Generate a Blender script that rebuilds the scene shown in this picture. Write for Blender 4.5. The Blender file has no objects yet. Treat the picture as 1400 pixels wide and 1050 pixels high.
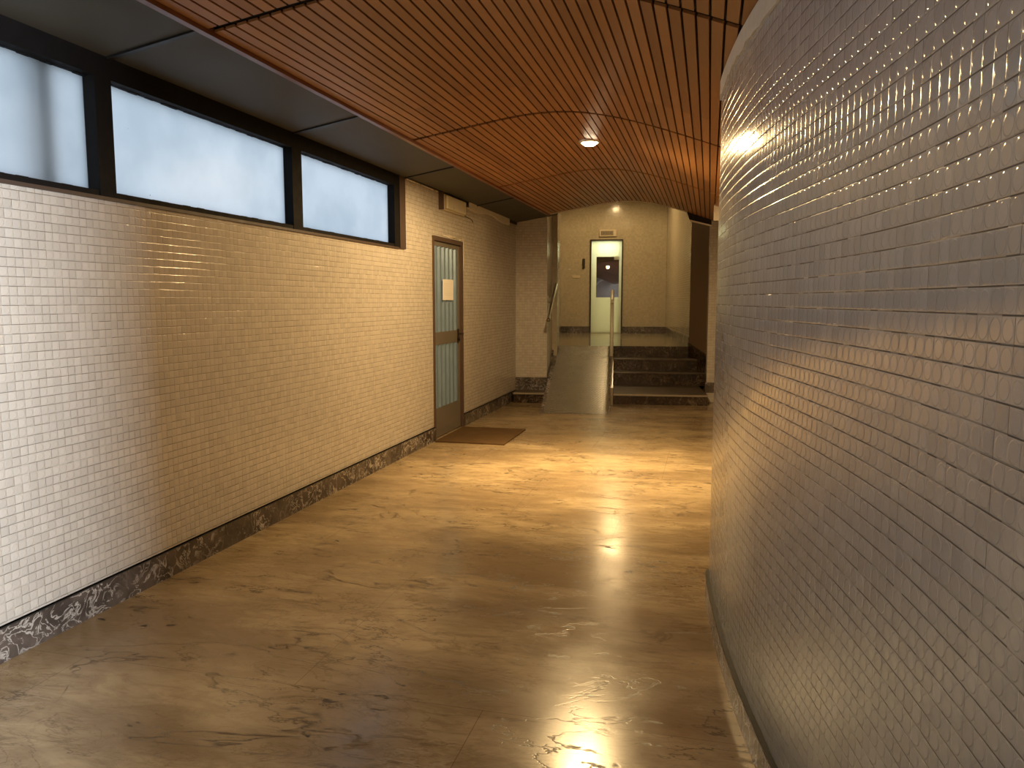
import bpy, bmesh, math, random
from mathutils import Vector, Matrix
random.seed(7)
S = bpy.context.scene
COL = S.collection

# ------------------------------------------------------------------ camera
F_PX = 1060.0
PITCH = math.atan((525 - 411) / F_PX)
YAW = math.atan((970 - 700) / (F_PX / math.cos(PITCH)))
cp, sp, cy, sy = math.cos(PITCH), math.sin(PITCH), math.cos(YAW), math.sin(YAW)
fw = Vector((-sy * cp, cy * cp, -sp)); rt = Vector((cy, sy, 0)); up = rt.cross(fw)
cam = bpy.data.cameras.new('camera'); cam_o = bpy.data.objects.new('camera', cam); COL.objects.link(cam_o)
cam.sensor_fit = 'HORIZONTAL'; cam.sensor_width = 36.0; cam.lens = 36.0 * F_PX / 1400
cam.clip_start = 0.02; cam.clip_end = 200
m3 = Matrix((rt, up, -fw)).transposed()
cam_o.matrix_world = Matrix.Translation((0, 0, 1.5)) @ m3.to_4x4()
S.camera = cam_o

# ------------------------------------------------------------------ world, view, daylight
S.view_settings.view_transform = 'Standard'
S.view_settings.look = 'None'
S.view_settings.gamma = 1.0
S.view_settings.exposure = 0.0
S.view_settings.use_curve_mapping = False
S.cycles.use_denoising = True
S.cycles.max_bounces = 10
S.cycles.diffuse_bounces = 6
S.cycles.sample_clamp_indirect = 6.0
w = bpy.data.worlds.new('sky'); S.world = w; w.use_nodes = True
bg = w.node_tree.nodes['Background']
bg.inputs[0].default_value = (0.76, 0.87, 1.0, 1); bg.inputs[1].default_value = 1.15

def lamp(name, kind, loc, energy, color, **kw):
    l = bpy.data.lights.new(name, kind); l.energy = energy; l.color = color
    for k, v in kw.items(): setattr(l, k, v)
    o = bpy.data.objects.new(name, l); COL.objects.link(o); o.location = loc
    return o
# daylight that comes in through the glazed street entrance behind and to the right of the camera
dl = lamp('entrance_daylight', 'AREA', (3.45, -4.45, 1.60), 430, (0.88, 0.94, 1.0), shape='RECTANGLE', size=0.30, size_y=2.1, spread=math.radians(62))
dl.rotation_euler = (Vector((-2.83, 2.4, 1.3)) - dl.location).to_track_quat('-Z', 'Z').to_euler()
WARM = (1.0, 0.68, 0.31)
LAMP1 = Vector((-1.01, 6.64, 2.80))
LAMP1_W, LAMP2_W = 370, 150

# ------------------------------------------------------------------ node helper
class NT:
    def __init__(s, name):
        s.m = bpy.data.materials.new(name); s.m.use_nodes = True
        s.t = s.m.node_tree; s.n = s.t.nodes; s.n.clear()
        s.out = s.n.new('ShaderNodeOutputMaterial')
    def put(s, v, sock):
        if isinstance(v, bpy.types.NodeSocket): s.t.links.new(v, sock)
        elif v is not None:
            if isinstance(v, (tuple, list)) and len(v) == 3 and sock.type == 'RGBA': v = (*v, 1)
            sock.default_value = v
    def math(s, op, a, b=None, c=None, clamp=False):
        n = s.n.new('ShaderNodeMath'); n.operation = op; n.use_clamp = clamp
        s.put(a, n.inputs[0]); s.put(b, n.inputs[1]); s.put(c, n.inputs[2]); return n.outputs[0]
    def vmath(s, op, a, b=None, scale=None):
        n = s.n.new('ShaderNodeVectorMath'); n.operation = op
        s.put(a, n.inputs[0]); s.put(b, n.inputs[1]); s.put(scale, n.inputs[3])
        return n.outputs['Value'] if op in ('LENGTH', 'DOT_PRODUCT', 'DISTANCE') else n.outputs[0]
    def sep(s, v):
        n = s.n.new('ShaderNodeSeparateXYZ'); s.put(v, n.inputs[0]); return n.outputs
    def comb(s, x=0.0, y=0.0, z=0.0):
        n = s.n.new('ShaderNodeCombineXYZ')
        for i, v in enumerate((x, y, z)): s.put(v, n.inputs[i])
        return n.outputs[0]
    def sstep(s, v, a, b, lo=0.0, hi=1.0):
        n = s.n.new('ShaderNodeMapRange'); n.interpolation_type = 'SMOOTHSTEP'
        for i, x in enumerate((v, a, b, lo, hi)): s.put(x, n.inputs[i])
        return n.outputs[0]
    def lin(s, v, a, b, lo=0.0, hi=1.0):
        n = s.n.new('ShaderNodeMapRange')
        for i, x in enumerate((v, a, b, lo, hi)): s.put(x, n.inputs[i])
        return n.outputs[0]
    def noise(s, vec, scale, detail=3.0, rough=0.55, dist=0.0, out=0):
        n = s.n.new('ShaderNodeTexNoise'); s.put(vec, n.inputs['Vector'])
        s.put(scale, n.inputs['Scale']); s.put(detail, n.inputs['Detail']); s.put(rough, n.inputs['Roughness'])
        s.put(dist, n.inputs['Distortion']); return n.outputs[out]
    def white(s, vec, out=0):
        n = s.n.new('ShaderNodeTexWhiteNoise'); n.noise_dimensions = '3D'; s.put(vec, n.inputs['Vector']); return n.outputs[out]
    def mix(s, f, a, b):
        n = s.n.new('ShaderNodeMix'); n.data_type = 'RGBA'
        s.put(f, n.inputs[0]); s.put(a, n.inputs[6]); s.put(b, n.inputs[7]); return n.outputs[2]
    def fmix(s, f, a, b):
        n = s.n.new('ShaderNodeMix'); s.put(f, n.inputs[0]); s.put(a, n.inputs[2]); s.put(b, n.inputs[3]); return n.outputs[0]
    def uv(s):
        n = s.n.new('ShaderNodeUVMap'); n.uv_map = 'UVMap'; return n.outputs[0]
    def obj(s): return s.n.new('ShaderNodeTexCoord').outputs['Object']
    def bump(s, h, dist=1.0, strength=1.0):
        n = s.n.new('ShaderNodeBump'); s.put(h, n.inputs['Height']); n.inputs['Distance'].default_value = dist
        n.inputs['Strength'].default_value = strength; return n.outputs[0]
    def bsdf(s, color, rough=0.5, metal=0.0, normal=None, spec=0.5, coat=0.0, **kw):
        n = s.n.new('ShaderNodeBsdfPrincipled')
        s.put(color, n.inputs['Base Color']); s.put(rough, n.inputs['Roughness']); s.put(metal, n.inputs['Metallic'])
        s.put(normal, n.inputs['Normal']); s.put(spec, n.inputs['Specular IOR Level']); s.put(coat, n.inputs['Coat Weight'])
        for k, v in kw.items(): s.put(v, n.inputs[k.replace('_', ' ')])
        s.t.links.new(n.outputs[0], s.out.inputs[0]); return s.m

def plain(name, color, rough=0.5, metal=0.0, var=0.12, scale=18, bump=0.0, spec=0.5):
    t = NT(name); o = t.obj(); n = t.noise(o, scale, 4)
    lo = tuple(c * (1 - var) for c in color); hi = tuple(min(1, c * (1 + var)) for c in color)
    nrm = t.bump(t.math('MULTIPLY', n, bump)) if bump else None
    return t.bsdf(t.mix(n, lo, hi), t.lin(n, 0.3, 0.7, rough * 0.9, min(1, rough * 1.1)), metal, nrm, spec)

TILE = 0.04
def mosaic(name, color, joint, rough=0.16, dome=0.0014, tilt=0.022, keep=0.62, ring_h=0.5, eh_h=0.6, ev_h=0.2):
    t = NT(name); uv = t.uv()
    g = t.vmath('SCALE', uv, scale=1 / TILE)
    cell = t.vmath('FLOOR', g); loc = t.vmath('SUBTRACT', t.vmath('FRACTION', g), (0.5, 0.5, 0.0))
    lx, ly, _ = t.sep(loc); cx, cyy, _ = t.sep(cell)
    ax = t.math('ABSOLUTE', lx); ay = t.math('ABSOLUTE', ly)
    # which joints show: each edge has its own fate, and long runs of a row tend to share it
    run = t.noise(t.comb(t.math('MULTIPLY', cx, 0.13), t.math('MULTIPLY', cyy, 3.7), 1.0), 1.0, 2)
    eh = t.white(t.comb(cx, t.math('FLOOR', t.math('ADD', t.sep(g)[1], 0.5)), 3.0))
    ev = t.white(t.comb(t.math('FLOOR', t.math('ADD', t.sep(g)[0], 0.5)), cyy, 9.0))
    hh = t.math('MULTIPLY', t.math('GREATER_THAN', ay, 0.468), t.sstep(t.math('ADD', t.math('MULTIPLY', eh, 0.35), run), 0.42, 0.70, 0.2, 1.0))
    vv = t.math('MULTIPLY', t.math('GREATER_THAN', ax, 0.474), t.sstep(ev, keep, 0.97, 0.06, 0.9))
    j = t.math('MAXIMUM', hh, vv)
    rnd = t.white(cell, out=1)
    rx, ry, rz = t.sep(rnd)
    # slightly domed round-cushioned faces, each tilted its own way
    r = t.vmath('LENGTH', loc)
    ring = t.sstep(t.math('ADD', r, t.math('MULTIPLY', rz, 0.05)), 0.395, 0.465, 1.0, 0.0)
    edge = t.sstep(ay, 0.43, 0.5, 1.0, 0.0); edgev = t.sstep(ax, 0.45, 0.5, 1.0, 0.0)
    h = t.math('ADD', t.math('MULTIPLY', ring, dome * ring_h), t.math('ADD', t.math('MULTIPLY', edge, dome * eh_h), t.math('MULTIPLY', edgev, dome * ev_h)))
    tl = t.math('ADD', t.math('MULTIPLY', t.math('SUBTRACT', rx, 0.5), lx), t.math('MULTIPLY', t.math('SUBTRACT', ry, 0.5), ly))
    h = t.math('ADD', h, t.math('MULTIPLY', tl, tilt * TILE))
    h = t.math('ADD', h, t.math('MULTIPLY', t.noise(uv, 70, 2), 0.00016))
    h = t.math('SUBTRACT', h, t.math('MULTIPLY', j, dome * 0.5))
    base = t.mix(rz, tuple(c * 0.90 for c in color), tuple(min(1, c * 1.06) for c in color))
    grime = t.noise(uv, 1.3, 5)
    base = t.mix(t.sstep(grime, 0.35, 0.8, 0.0, 0.25), base, tuple(c * 0.72 for c in color))
    col = t.mix(t.math('MULTIPLY', j, 0.9), base, joint)
    return t.bsdf(col, t.fmix(j, rough, 0.7), 0.0, t.bump(h), 0.5)

def marble_floor(name):
    t = NT(name); o = t.obj()
    mp = t.n.new('ShaderNodeMapping'); t.put(o, mp.inputs[0]); mp.inputs['Rotation'].default_value = (0, 0, math.radians(-17)); mp.inputs['Scale'].default_value = (0.42, 1.15, 1)
    v = mp.outputs[0]
    cloud = t.noise(v, 1.6, 6, 0.6, 0.4)
    c = t.mix(t.sstep(cloud, 0.32, 0.68), (0.26, 0.185, 0.105), (0.55, 0.425, 0.25))
    fine = t.noise(v, 9, 8, 0.7, 0.8)
    c = t.mix(t.sstep(fine, 0.40, 0.66, 0.0, 0.62), c, (0.25, 0.17, 0.085))
    def vein(scale, width, seed, detail=6, dist=0.6):
        n = t.noise(t.vmath('ADD', v, (seed, seed * 1.7, 0)), scale, detail, 0.6, dist)
        return t.sstep(t.math('ABSOLUTE', t.math('SUBTRACT', n, 0.5)), 0.0, width, 1.0, 0.0)
    patch = t.sstep(t.noise(o, 1.1, 3), 0.48, 0.62)
    v1 = t.math('MULTIPLY', vein(1.5, 0.009, 3.1), t.sstep(t.noise(o, 2.3, 4), 0.42, 0.56))
    c = t.mix(t.math('MULTIPLY', v1, 0.85), c, (0.07, 0.045, 0.022))
    v2 = t.math('MULTIPLY', vein(3.4, 0.022, 8.3), patch)
    c = t.mix(t.math('MULTIPLY', v2, 0.6), c, (0.12, 0.08, 0.04))
    v4 = t.math('MULTIPLY', vein(4.6, 0.016, 21.0, 8, 1.4), t.sstep(t.noise(o, 0.9, 3), 0.40, 0.6, 0.25, 1.0))
    c = t.mix(t.math('MULTIPLY', v4, 0.5), c, (0.15, 0.095, 0.045))
    v6 = t.math('MULTIPLY', vein(11.0, 0.03, 41.0, 6, 1.0), t.sstep(t.noise(o, 1.6, 4), 0.42, 0.62, 0.1, 1.0))
    c = t.mix(t.math('MULTIPLY', v6, 0.38), c, (0.17, 0.11, 0.055))
    v5 = t.math('MULTIPLY', vein(1.1, 0.005, 33.0, 8, 0.25), t.sstep(t.noise(t.vmath('ADD', o, (9, 4, 0)), 1.9, 4), 0.47, 0.60))
    c = t.mix(t.math('MULTIPLY', v5, 0.8), c, (0.06, 0.038, 0.02))
    v3 = t.math('MULTIPLY', vein(2.2, 0.012, 15.0), t.sstep(t.noise(o, 1.7, 3), 0.5, 0.65))
    c = t.mix(t.math('MULTIPLY', v3, 0.35), c, (0.62, 0.52, 0.38))
    # dark pits in swarms
    vo = t.n.new('ShaderNodeTexVoronoi'); vo.feature = 'F1'; t.put(t.vmath('ADD', v, t.vmath('SCALE', t.noise(o, 14, 2, out=1), scale=0.09)), vo.inputs['Vector']); vo.inputs['Scale'].default_value = 15
    pit = t.math('MULTIPLY', t.sstep(vo.outputs['Distance'], 0.12, 0.25, 1.0, 0.0), t.sstep(t.noise(t.vmath('ADD', o, (5, 2, 0)), 1.5, 5), 0.53, 0.60))
    c = t.mix(pit, c, (0.05, 0.033, 0.018))
    # slab joints
    x, y, _ = t.sep(o)
    def line(p, size):
        return t.math('GREATER_THAN', t.math('ABSOLUTE', t.math('SUBTRACT', t.math('FRACT', t.math('MULTIPLY', p, 1 / size)), 0.5)), 0.5 - 0.0016 / size)
    rowi = t.math('FLOOR', t.math('MULTIPLY', y, 1 / 1.3))
    jn = t.math('MAXIMUM', line(y, 1.3), line(t.math('ADD', x, t.math('MULTIPLY', rowi, 0.77)), 1.75))
    c = t.mix(t.math('MULTIPLY', jn, 0.55), c, (0.10, 0.07, 0.04))
    wear = t.noise(o, 3.2, 5)
    rough = t.math('ADD', t.lin(wear, 0.3, 0.7, 0.18, 0.26), t.math('MULTIPLY', t.math('ADD', pit, v1), 0.2))
    h = t.math('SUBTRACT', t.math('MULTIPLY', t.noise(o, 2.2, 3), 0.0005), t.math('MULTIPLY', t.math('ADD', pit, v1), 0.0004))
    return t.bsdf(c, rough, 0.0, t.bump(h, strength=0.6), 0.5)

def breccia(name, dark, mid, light, amount=0.5, rough=0.25, scale=1.0):
    t = NT(name); o = t.obj(); warp = t.vmath('ADD', o, t.vmath('SCALE', t.noise(o, 4 * scale, 3, out=1), scale=0.22 / scale))
    n = t.noise(o, 5 * scale, 5)
    c = t.mix(t.sstep(n, 0.35, 0.65), dark, mid)
    a = t.noise(warp, 9 * scale, 5, 0.6, 1.2)
    v = t.sstep(t.math('ABSOLUTE', t.math('SUBTRACT', a, 0.5)), 0.0, 0.035, 1.0, 0.0)
    v = t.math('MULTIPLY', v, t.sstep(t.noise(o, 3 * scale, 3), 0.38, 0.62, 0.1, 1.0))
    b = t.sstep(t.noise(warp, 22 * scale, 4, 0.6, 0.5), 0.60, 0.70)
    c = t.mix(t.math('MULTIPLY', t.math('MAXIMUM', v, t.math('MULTIPLY', b, 0.6)), amount), c, light)
    return t.bsdf(c, rough, 0.0, None, 0.5)

def wood(name, a, b, rough=0.38):
    t = NT(name); uv = t.uv(); x, y, _ = t.sep(uv)
    idx = t.math('FLOOR', x); seg = t.math('FLOOR', t.math('MULTIPLY', y, 0.41))
    rr = t.white(t.comb(idx, seg, 0))
    gr = t.noise(t.comb(t.math('MULTIPLY', x, 1.2), t.math('MULTIPLY', y, 0.8), idx), 9.0, 5, 0.6, 0.6)
    c = t.mix(t.fmix(0.45, rr, gr), a, b)
    return t.bsdf(c, t.lin(gr, 0.3, 0.7, rough * 0.85, rough * 1.2), 0.0, t.bump(t.math('MULTIPLY', gr, 0.0006)), 0.45)

def rubber(name):
    t = NT(name); uv = t.uv()
    g = t.comb(t.math('MULTIPLY', t.sep(uv)[0], 1 / 0.045), t.math('MULTIPLY', t.sep(uv)[1], 1 / 0.045), 0)
    gx, gy, _ = t.sep(g); row = t.math('FLOOR', gy)
    gx = t.math('ADD', gx, t.math('MULTIPLY', t.math('MODULO', row, 2.0), 0.5))
    loc = t.vmath('SUBTRACT', t.vmath('FRACTION', t.comb(gx, gy, 0)), (0.5, 0.5, 0))
    r = t.vmath('LENGTH', loc); hgt = t.sstep(r, 0.18, 0.40, 0.0022, 0.0)
    c = t.mix(t.noise(uv, 4, 4), (0.095, 0.08, 0.05), (0.15, 0.125, 0.08))
    return t.bsdf(c, 0.27, 0.0, t.bump(hgt), 1.0)

def paper_mat(name):
    t = NT(name); uv = t.uv(); x, y, _ = t.sep(uv)
    st = t.math('GREATER_THAN', t.math('FRACT', t.math('MULTIPLY', y, 16)), 0.62)
    on = t.math('MULTIPLY', t.math('MULTIPLY', t.math('GREATER_THAN', x, 0.14), t.math('LESS_THAN', x, 0.86)), t.math('MULTIPLY', t.math('GREATER_THAN', y, 0.2), t.math('LESS_THAN', y, 0.85)))
    c = t.mix(t.math('MULTIPLY', t.math('MULTIPLY', st, on), 0.18), (0.86, 0.83, 0.77), (0.35, 0.33, 0.32))
    return t.bsdf(c, 0.7)

def coir(name):
    t = NT(name); o = t.obj(); n = t.noise(o, 160, 3, 0.7)
    c = t.mix(t.noise(o, 6, 4), (0.10, 0.060, 0.025), (0.17, 0.10, 0.045))
    c = t.mix(t.math('MULTIPLY', n, 0.4), c, (0.06, 0.035, 0.018))
    return t.bsdf(c, 0.95, 0, t.bump(t.math('MULTIPLY', n, 0.004)), 0.1)

def frosted(name):
    t = NT(name); o = t.obj()
    n = t.noise(o, 2.2, 5); s = t.noise(o, 26, 4)
    c = t.mix(t.sstep(n, 0.35, 0.75), (0.90, 0.93, 0.95), (0.78, 0.83, 0.86))
    spot = t.sstep(s, 0.74, 0.78); c = t.mix(spot, c, (0.12, 0.12, 0.12))
    tr = t.n.new('ShaderNodeBsdfTranslucent'); t.put(c, tr.inputs[0])
    gl = t.n.new('ShaderNodeBsdfGlossy'); gl.inputs['Roughness'].default_value = 0.35; gl.inputs[0].default_value = (0.9, 0.9, 0.9, 1)
    mx = t.n.new('ShaderNodeMixShader'); mx.inputs[0].default_value = 0.015
    t.t.links.new(tr.outputs[0], mx.inputs[1]); t.t.links.new(gl.outputs[0], mx.inputs[2]); t.t.links.new(mx.outputs[0], t.out.inputs[0])
    return t.m

def frosted_plain(name, c):
    t = NT(name); tr = t.n.new('ShaderNodeBsdfTranslucent'); t.put(c, tr.inputs[0])
    pb = t.n.new('ShaderNodeBsdfPrincipled'); t.put(c, pb.inputs[0]); pb.inputs['Roughness'].default_value = .25
    mx = t.n.new('ShaderNodeMixShader'); mx.inputs[0].default_value = .5
    t.t.links.new(tr.outputs[0], mx.inputs[1]); t.t.links.new(pb.outputs[0], mx.inputs[2]); t.t.links.new(mx.outputs[0], t.out.inputs[0]); return t.m

def glow(name, color, strength):
    t = NT(name); e = t.n.new('ShaderNodeEmission'); t.put(color, e.inputs[0]); e.inputs[1].default_value = strength
    t.t.links.new(e.outputs[0], t.out.inputs[0]); return t.m

M = dict(
    tile_right=mosaic('grey_mosaic_tile', (0.55, 0.55, 0.56), (0.07, 0.058, 0.05), rough=0.13),
    tile=mosaic('mosaic_tile', (0.60, 0.55, 0.485), (0.16, 0.135, 0.11), keep=0.30, ring_h=0.55, eh_h=0.35, ev_h=0.35),
    hall=mosaic('hall_mosaic', (0.50, 0.44, 0.33), (0.36, 0.31, 0.23), rough=0.12, keep=0.8, ring_h=.2, eh_h=.2, ev_h=.2, tilt=.008),
    floor=marble_floor('floor_marble'),
    skirt=breccia('baseboard_marble', (0.055, 0.045, 0.04), (0.12, 0.095, 0.08), (0.60, 0.55, 0.50), 0.8),
    riser=breccia('step_marble', (0.022, 0.012, 0.007), (0.045, 0.026, 0.015), (0.34, 0.26, 0.17), 0.55, 0.25),
    tread=breccia('tread_marble', (0.075, 0.05, 0.03), (0.12, 0.085, 0.055), (0.26, 0.20, 0.13), 0.4, 0.3),
    nosing=plain('nosing_marble', (0.34, 0.28, 0.21), 0.25),
    landing=plain('landing_stone', (0.24, 0.215, 0.15), 0.13, var=0.25, scale=3),
    rubber=rubber('studded_rubber'),
    wood=wood('ceiling_slat_wood', (0.22, 0.085, 0.025), (0.46, 0.205, 0.066)),
    backing=plain('slat_backing', (0.012, 0.008, 0.006), 0.9),
    panel=plain('dark_panel', (0.085, 0.082, 0.066), 0.6, var=0.2, scale=2.5, spec=0.25),
    batten=plain('panel_batten', (0.018, 0.016, 0.014), 0.5),
    black=plain('black_iron', (0.008, 0.007, 0.007), 0.75, var=0.3, bump=0.002, spec=0.15),
    rust=plain('brown_metal', (0.065, 0.042, 0.033), 0.6, var=0.3),
    glass=frosted('frosted_glass'),
    plaster=plain('white_plaster', (0.74, 0.69, 0.58), 0.85, bump=0.004, scale=30),
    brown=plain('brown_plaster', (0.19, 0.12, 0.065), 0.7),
    doorblue=plain('blue_grey_metal', (0.20, 0.29, 0.40), 0.34, 0.2, var=0.15, scale=5),
    doorframe=plain('door_frame_metal', (0.12, 0.075, 0.055), 0.42, 0.2),
    doorgrey=plain('door_kick_metal', (0.24, 0.21, 0.17), 0.38, 0.4),
    paper=paper_mat('paper'),
    mat=coir('coir'),
    steel=plain('polished_steel', (0.42, 0.38, 0.30), 0.14, 1.0, var=0.05),
    cream=plain('cream_enamel', (0.90, 0.87, 0.72), 0.3, var=0.04),
    white=frosted_plain('milky_door_glass', (0.84, 0.88, 0.80)),
    mirror=plain('dark_reflective_glass', (0.36, 0.34, 0.33), 0.015, 1.0, var=0.02),
    plastic=plain('cream_plastic', (0.60, 0.52, 0.38), 0.4, var=0.05),
    diffuser=plain('ribbed_diffuser', (0.72, 0.66, 0.50), 0.3, var=0.08),
    dark=plain('dark_plastic', (0.03, 0.022, 0.015), 0.4),
    ring=plain('lamp_ring', (0.7, 0.66, 0.58), 0.3, 0.6),
    bulb=glow('lit_lamp_glass', (1.0, 0.80, 0.52), 26),
    concrete=plain('outside_concrete', (0.30, 0.30, 0.30), 0.9),
    clear=None,
)
tg = NT('clear_glass'); M['clear'] = tg.bsdf((0.95, 0.98, 1.0), 0.0, 0, None, 0.5, Transmission_Weight=1.0, IOR=1.45)

# ------------------------------------------------------------------ mesh helpers
class MB:
    def __init__(s, ident=lambda x, y, z: (x, y, z)):
        s.v, s.f, s.uv, s.mi, s.tr = [], [], [], [], ident
    def face(s, pts, uvs=None, mi=0):
        i = len(s.v); s.v += [s.tr(*p) for p in pts]; s.f.append(tuple(range(i, i + len(pts)))); s.mi.append(mi)
        if uvs is None:
            P = [Vector(p) for p in pts]; n = (P[1] - P[0]).cross(P[2] - P[0])
            a = max(range(3), key=lambda k: abs(n[k])); k1, k2 = ((1, 2), (0, 2), (0, 1))[a]
            uvs = [(p[k1], p[k2]) for p in P]
        s.uv.append(uvs)
    def box(s, x0, x1, y0, y1, z0, z1, mi=0, top=None):
        a = [(x0, y0, z0), (x1, y0, z0), (x1, y1, z0), (x0, y1, z0), (x0, y0, z1), (x1, y0, z1), (x1, y1, z1), (x0, y1, z1)]
        for k, q in enumerate(((3, 2, 1, 0), (4, 5, 6, 7), (0, 1, 5, 4), (1, 2, 6, 5), (2, 3, 7, 6), (3, 0, 4, 7))):
            s.face([a[i] for i in q], mi=(top if (k == 1 and top is not None) else mi))
    def prism(s, poly, z0, z1, mi=0, u0=0.0):
        """vertical prism over a plan polygon (counter-clockwise); u runs along the outline in metres"""
        n = len(poly); u = u0
        zt = z1 if callable(z1) else (lambda x, y: z1); zb = z0 if callable(z0) else (lambda x, y: z0)
        for i in range(n):
            (ax, ay), (bx, by) = poly[i], poly[(i + 1) % n]; L = math.hypot(bx - ax, by - ay)
            P = [(ax, ay, zb(ax, ay)), (bx, by, zb(bx, by)), (bx, by, zt(bx, by)), (ax, ay, zt(ax, ay))]
            s.face(P, [(u, P[0][2]), (u + L, P[1][2]), (u + L, P[2][2]), (u, P[3][2])], mi); u += L
        s.face([(x, y, zt(x, y)) for x, y in poly], mi=mi); s.face([(x, y, zb(x, y)) for x, y in reversed(poly)], mi=mi)
    def tube(s, pts, r, seg=12, mi=0, cap=True):
        pts = [Vector(p) for p in pts]; rings = []
        for i, p in enumerate(pts):
            d = (pts[min(i + 1, len(pts) - 1)] - pts[max(i - 1, 0)]).normalized()
            a = d.orthogonal().normalized() if i == 0 else (pa - d * pa.dot(d)).normalized()
            pa = a; b = d.cross(a)
            rings.append([tuple(p + (a * math.cos(2 * math.pi * k / seg) + b * math.sin(2 * math.pi * k / seg)) * r) for k in range(seg)])
        for i in range(len(rings) - 1):
            for k in range(seg):
                k2 = (k + 1) % seg; s.face([rings[i][k], rings[i][k2], rings[i + 1][k2], rings[i + 1][k]], mi=mi)
        if cap: s.face(list(reversed(rings[0])), mi=mi); s.face(rings[-1], mi=mi)
    def lathe(s, prof, seg=24, mi=0, c=(0, 0, 0)):
        R = [[(c[0] + r * math.cos(2 * math.pi * k / seg), c[1] + r * math.sin(2 * math.pi * k / seg), c[2] + z) for k in range(seg)] for r, z in prof]
        for i in range(len(R) - 1):
            for k in range(seg):
                k2 = (k + 1) % seg; s.face([R[i][k], R[i][k2], R[i + 1][k2], R[i + 1][k]], mi=mi)
        s.face(list(reversed(R[0])), mi=mi); s.face(R[-1], mi=mi)
    def build(s, name, mats, parent=None, bevel=0.0, smooth=False, origin=None):
        me = bpy.data.meshes.new(name)
        O = Vector(origin) if origin is not None else Vector((0, 0, 0))
        me.from_pydata([tuple(Vector(v) - O) for v in s.v], [], s.f)
        uvl = me.uv_layers.new(name='UVMap'); li = 0
        for uvs in s.uv:
            for q in uvs: uvl.data[li].uv = q; li += 1
        for m in (mats if isinstance(mats, (list, tuple)) else [mats]): me.materials.append(m)
        for p, mi in zip(me.polygons, s.mi): p.material_index = mi
        bm = bmesh.new(); bm.from_mesh(me); bmesh.ops.remove_doubles(bm, verts=bm.verts, dist=1e-5)
        bmesh.ops.recalc_face_normals(bm, faces=bm.faces); bm.to_mesh(me); bm.free()
        if smooth:
            for p in me.polygons: p.use_smooth = True
        o = bpy.data.objects.new(name, me); COL.objects.link(o); o.location = O
        if bevel:
            b = o.modifiers.new('bevel', 'BEVEL'); b.width = bevel; b.segments = 2; b.limit_method = 'ANGLE'
        if parent is not None:
            o.parent = parent; o.location = O - Vector(parent.location) if parent.parent is None else O - Vector(parent.matrix_world.translation) if False else O - world_loc(parent)
        return o
def world_loc(o):
    v = Vector(o.location)
    return v + world_loc(o.parent) if o.parent else v
def tag(o, label=None, cat=None, kind=None, group=None):
    if label: o['label'] = label
    if cat: o['category'] = cat
    if kind: o['kind'] = kind
    if group: o['group'] = group
    return o
def empty(name, loc, label, cat, kind=None, group=None):
    o = bpy.data.objects.new(name, None); COL.objects.link(o); o.location = loc; o.empty_display_size = 0.1
    return tag(o, label, cat, kind, group)

# second frame: stairs, ramp and back hall are turned 6.84 degrees against the entrance corridor
A = math.radians(6.836); ca, sa = math.cos(A), math.sin(A)
def BK(r, s, z): return (r * ca - s * sa, r * sa + s * ca, z)

XL = -2.83; TOP = 4.25; YEND = 11.4

# ------------------------------------------------------------------ floor
b = MB(); b.box(-5.5, 5, -7, 20, -.1, 0)
tag(b.build('floor', M['floor']), 'polished beige veined marble floor of the corridor', 'floor', 'structure')

# ------------------------------------------------------------------ left wall with window band and door opening
WY0, WY1, WZ0, WZ1 = 1.40, 7.0, 1.985, 2.655
DY0, DY1, DZ = 7.765, 8.79, 2.18
b = MB(); x0, x1 = XL - 0.14, XL
b.box(x0, x1, -4.2, WY0, 0, TOP)
b.box(x0, x1, WY0, WY1, 0, WZ0)
b.box(x0, x1, WY0, WY1, WZ1, TOP)
b.box(x0, x1, WY1, DY0, 0, TOP)
b.box(x0, x1, DY0, DY1, DZ, TOP)
b.box(x0, x1, DY1, YEND + 0.6, 0, TOP)
b.box(x0 - 0.02, x0 + 0.03, DY0 - .1, DY1 + .1, 0, DZ + .1)
tag(b.build('wall_left', M['tile']), 'long cream mosaic tiled wall under the frosted window band', 'wall', 'structure')

BH = 0.150
b = MB(); b.box(XL, XL + 0.018, -4.0, DY0, 0, BH); b.box(XL, XL + 0.018, DY1, YEND - 0.02, 0, BH)
b.box(XL, XL + 0.019, -4.0, DY0, BH - 0.006, BH, mi=1); b.box(XL, XL + 0.019, DY1, YEND - 0.02, BH - .006, BH, mi=1)
tag(b.build('baseboard_left', [M['skirt'], M['batten']]), 'dark breccia marble baseboard with white veins on the left wall', 'baseboard', 'structure')

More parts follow.
